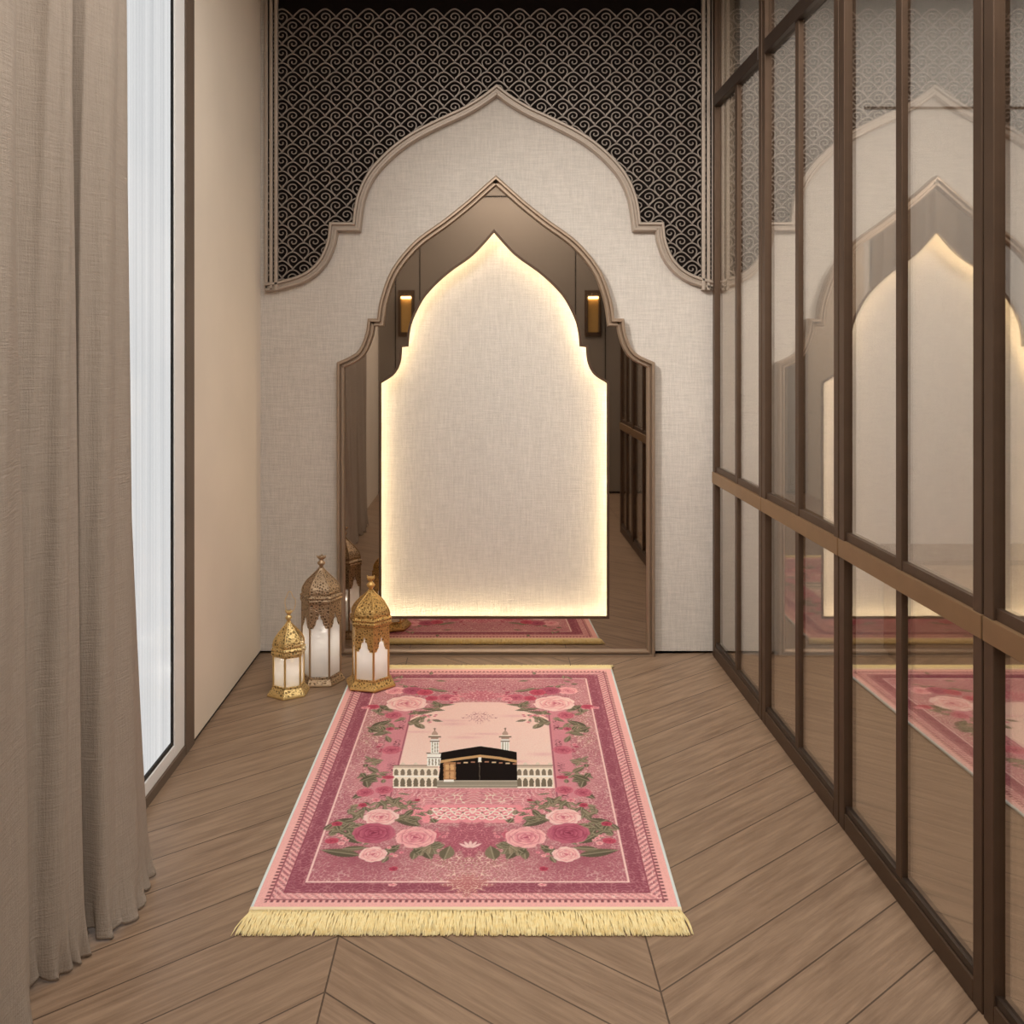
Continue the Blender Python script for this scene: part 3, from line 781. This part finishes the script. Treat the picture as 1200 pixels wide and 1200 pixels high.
def build_rug():
    root = empty('prayer_rug', (*from_rug(0, RL/2), 0))
    tag(root, 'pink floral prayer rug with black cube building picture and golden fringes', 'rug')
    NU, NV = 540, 900
    img = paint_rug(NU, NV)
    u = np.linspace(0, 1, NU); v = np.linspace(0, 1, NV); U_, V_ = np.meshgrid(u, v)
    xl = NL[0]+(FL_[0]-NL[0])*V_; xr = NR[0]+(FR_[0]-NR[0])*V_
    co = np.stack([xl+(xr-xl)*U_, NL[1]+V_*RL, np.full_like(U_, .0085)], -1).reshape(-1, 3)
    idx = np.arange(NU*NV).reshape(NV, NU)
    q = np.stack([idx[:-1, :-1], idx[:-1, 1:], idx[1:, 1:], idx[1:, :-1]], -1).reshape(-1, 4)
    me = bpy.data.meshes.new('pile'); me.vertices.add(len(co)); me.vertices.foreach_set('co', co.ravel())
    me.loops.add(q.size); me.loops.foreach_set('vertex_index', q.ravel().astype(np.int32))
    me.polygons.add(len(q)); me.polygons.foreach_set('loop_start', np.arange(0, q.size, 4, dtype=np.int32)); me.polygons.foreach_set('loop_total', np.full(len(q), 4, np.int32))
    me.update(); me.validate()
    ca = me.color_attributes.new('dye', 'FLOAT_COLOR', 'POINT')
    ca.data.foreach_set('color', np.concatenate([img.reshape(-1, 3), np.ones((NU*NV, 1))], 1).astype(np.float32).ravel())
    t = NT('rug_pile'); at = t.n('ShaderNodeAttribute', attribute_name='dye')
    t.set(at.outputs['Color'], .95, 0, .1); t.bump(t.noise(t.coord(), 700, 2), .25, .002)
    o = link('pile', me, t.m); under(o, root)
    def quad(mb, a0, a1, b0, b1, z0, z1):
        P_ = [from_rug(a0, b0), from_rug(a1, b0), from_rug(a1, b1), from_rug(a0, b1)]
        mb.add([(*p, z0) for p in P_]+[(*p, z1) for p in P_], [(0,3,2,1),(4,5,6,7),(0,1,5,4),(1,2,6,5),(2,3,7,6),(3,0,4,7)])
        return mb
    under(quad(MB(), -.5, .5, 0, RL, .0005, .0083).build('backing', plain('rug_backing', lin(226,190,178), .95)), root)
    bm_ = plain('binding_thread', lin(226,236,234), .8)
    for s_ in (-1, 1):
        under(MB().tube([(*from_rug(s_*.5015, RL*k/20), .0055) for k in range(21)], .0045, 8).build('side_binding', bm_, None, True), root)
    hem = plain('hem_cord', lin(248,226,190), .85)
    fm = NT('fringe_thread'); fm.set(fm.mix(fm.noise(fm.coord(), 90, 2), lin(244,214,138), lin(255,246,204)), .8, 0, .2)
    rr = random.Random(5)
    for end in (0, 1):
        b0, sg = (0, -1) if end == 0 else (RL, 1)
        under(quad(MB(), -.504, .504, min(b0, b0+sg*.015), max(b0, b0+sg*.015), .001, .0108).build('hem', hem), root)
        ln_ = .082 if end == 0 else .050
        under(quad(MB(), -.500, .500, min(b0+sg*.012, b0+sg*ln_*.90), max(b0+sg*.012, b0+sg*ln_*.90), .0005, .0026).build('fringe_base', fm.m), root)
        fb = MB(); n = 760
        for lay in range(2):
            for k in range(n):
                a = -.502+1.004*(k+rr.random())/n; l_ = ln_*(rr.uniform(.88, 1.02)); sw = rr.gauss(0, .006)+a*.018
                z0 = .0085-.003*lay; pts = []
                for i in range(5):
                    t_ = i/4; x, y = from_rug(a+sw*t_**1.3+.002*math.sin(5*t_+k), b0+sg*(.013+l_*t_))
                    pts.append((x, y, max(.0022, z0*(1-t_)+.0022+.006*math.sin(PI*t_)*(1-lay*.6)+rr.uniform(0, .001))))
                fb.tube(pts, [.0015, .0017, .0017, .0016, .0009], 4)
        f_ = fb.build('fringe', fm.m, None, True); f_['kind'] = 'stuff'; f_['label'] = 'golden yellow fringe'; under(f_, root)
build_rug()

# ------------------------------------------------------------------ lanterns
def hexring(R, z, rot, n=6): return [(R*math.sin(rot+2*PI*k/n), -R*math.cos(rot+2*PI*k/n), z) for k in range(n)]
def lantern(loc, rot, g, d, label, fret=True, wire=False, cup=True):
    """d: base radius R0, body radius R1, eave radius R2, heights base/fret bottom/eave bottom/eave top/neck/finial top"""
    r = empty('lantern', loc); tag(r, label, 'lantern', 'metal lanterns on the floor'); sm_, pc = M[g], M[g+'_pierced']
    R0, R1, R2, zb_, zf, ze, zt, zn, zz = d
    b = MB().rings([hexring(R0, 0, rot), hexring(R0, .008, rot), hexring(R0*.97, .012, rot), hexring(R1*1.10, zb_-.008, rot), hexring(R1*1.10, zb_, rot)])
    ba = b.build('base', pc, r, bevel=.0015)
    MB().rings([hexring(R0*1.012, .001, rot), hexring(R0*1.02, .005, rot), hexring(R0*1.0, .009, rot)]).build('base_rim', sm_, ba)
    V = hexring(R1, 0, rot)
    for k in range(6):
        x, y, _ = V[k]; x2, y2, _ = V[(k+1) % 6]
        MB().tube([(x, y, zb_), (x, y, ze)], .0042, 6).build('post', sm_, r)
        nx, ny = (x+x2)/2*.985, (y+y2)/2*.985; dx, dy = (x2-x)*.47, (y2-y)*.47; il = 1/math.hypot(nx, ny); ox, oy = nx*il*.001, ny*il*.001
        pn_ = MB(); pn_.add([(nx-dx-ox, ny-dy-oy, zb_), (nx+dx-ox, ny+dy-oy, zb_), (nx+dx-ox, ny+dy-oy, ze), (nx-dx-ox, ny-dy-oy, ze),
                             (nx-dx+ox, ny-dy+oy, zb_), (nx+dx+ox, ny+dy+oy, zb_), (nx+dx+ox, ny+dy+oy, ze), (nx-dx+ox, ny-dy+oy, ze)],
                            [(0,1,2,3),(7,6,5,4),(0,4,5,1),(1,5,6,2),(2,6,7,3),(3,7,4,0)])
        pn_.build('pane', M['milk'], r)
        if fret:   # pierced screen with a cusped arch below
            H = ze-zf; half = [(0,.62),(.10,.50),(.13,.36),(.24,.40),(.34,.30),(.40,.14),(.52,.10),(.62,.0),(1.0,0.0)]
            pts = [(-a, c) for a, c in reversed(half)]+half[1:]
            m = MB(); vs = []; n_ = len(pts)
            for off in (.0, .0035):
                for zfun in (0, 1):
                    for a, c in pts:
                        px_, py_ = nx*1.02+dx*1.06*a, ny*1.02+dy*1.06*a
                        px_ += nx*il*off; py_ += ny*il*off
                        vs.append((px_, py_, ze if zfun else zf+c*H))
            fs = []
            for i in range(n_-1):
                fs.append((i, i+1, n_+i+1, n_+i)); fs.append((2*n_+i+1, 2*n_+i, 3*n_+i, 3*n_+i+1)); fs.append((i+1, i, 2*n_+i, 2*n_+i+1))
            m.add(vs, fs); m.build('fretwork', pc, r)
    MB().rings([hexring(R1*1.02, ze-.004, rot), hexring(R2*.97, ze+.002, rot), hexring(R2, ze+(zt-ze)*.35, rot), hexring(R2*.96, ze+(zt-ze)*.55, rot), hexring(R2*1.01, ze+(zt-ze)*.75, rot), hexring(R2*.9, zt, rot)]).build('eave', pc, r, bevel=.0015)
    H = zn-zt; prof = [(.93,0),(.945,.10),(.90,.24),(.80,.38),(.66,.52),(.49,.65),(.33,.77),(.20,.87),(.12,.95),(.085,1.0)]
    rf = MB().rings([hexring(R2*a*.95, zt-.001+H*c, rot) for a, c in prof]).build('roof', pc, r)
    for k in range(6):
        rot_k = rot+2*PI*k/6
        MB().tube([(R2*a*.955*math.sin(rot_k), -R2*a*.955*math.cos(rot_k), zt+H*c) for a, c in prof], .0022, 5).build('rib', sm_, rf, True)
    h = zz-zn; s_ = R2/.088*1.25
    f = MB().lathe([(.007*s_, zn-.003), (.006*s_, zn+.10*h), (.012*s_, zn+.26*h), (.0135*s_, zn+.38*h), (.009*s_, zn+.52*h), (.0055*s_, zn+.62*h), (.0085*s_, zn+.76*h), (.012*s_, zn+.95*h), (.0095*s_, zz), (.003*s_, zz-.004)], 12)
    fi = f.build('finial', sm_, r, True)
    for k in range(4):
        a = rot+PI/2*k+.4
        MB().tube([(.006*s_*math.sin(a), .006*s_*math.cos(a), zn+.72*h), (.012*s_*math.sin(a), .012*s_*math.cos(a), zn+.88*h), (.0155*s_*math.sin(a), .0155*s_*math.cos(a), zz+.002)], [.003*s_, .0035*s_, .0015*s_], 5).build('finial_petal', sm_, fi, True)
    if wire:
        pts = [(.006+.020*math.sin(t), 0, zz+.033-.040*math.cos(t)*1.0) for t in [2*PI*k/24 for k in range(24)]]
        pts = [(x*(1-.35*(z > zz+.05)), y, z) for x, y, z in pts]
        MB().tube(pts, .0013, 5, True).build('hanging_wire', M['bright_gold'], r, True)
    li = bpy.data.lights.new('pane_fill_light', 'POINT'); li.energy = .17*(R1/.073)**2; li.color = (1, .93, .84); li.shadow_soft_size = .012  # added light, no lit candle: whitens the milky panes from inside
    lo = bpy.data.objects.new('pane_fill_light', li); C.objects.link(lo); lo.parent = r; lo.location = (0, 0, zb_+(ze-zb_)*.45)
    if cup:
        MB().lathe([(.018, zb_-.001), (.020, zb_+.014), (.018, zb_+.015), (.004, zb_+.013)], 16).build('candle_cup', M['champagne'], r, True)
def lat_loc(px, py, z=0): x, y = flo(px, py); return (x, y, z)
lantern(lat_loc(338.3, 812), math.radians(-2), 'bright_gold', (.081, .058, .068, .040, .150, .150, .182, .272, .312),
        'smallest gold lantern with plain glass sides and wire loop', False, True, False)
lantern(lat_loc(376.5, 797), math.radians(-26), 'antique_brass', (.093, .074, .084, .034, .222, .315, .347, .446, .490),
        'tallest antique brass lantern with cusped fretwork against the linen wall')
lantern(lat_loc(434.5, 805, .0125), math.radians(15), 'warm_gold', (.100, .072, .087, .036, .142, .236, .270, .364, .413),
        'warm gold lantern with fretwork standing on the corner of the pink rug')
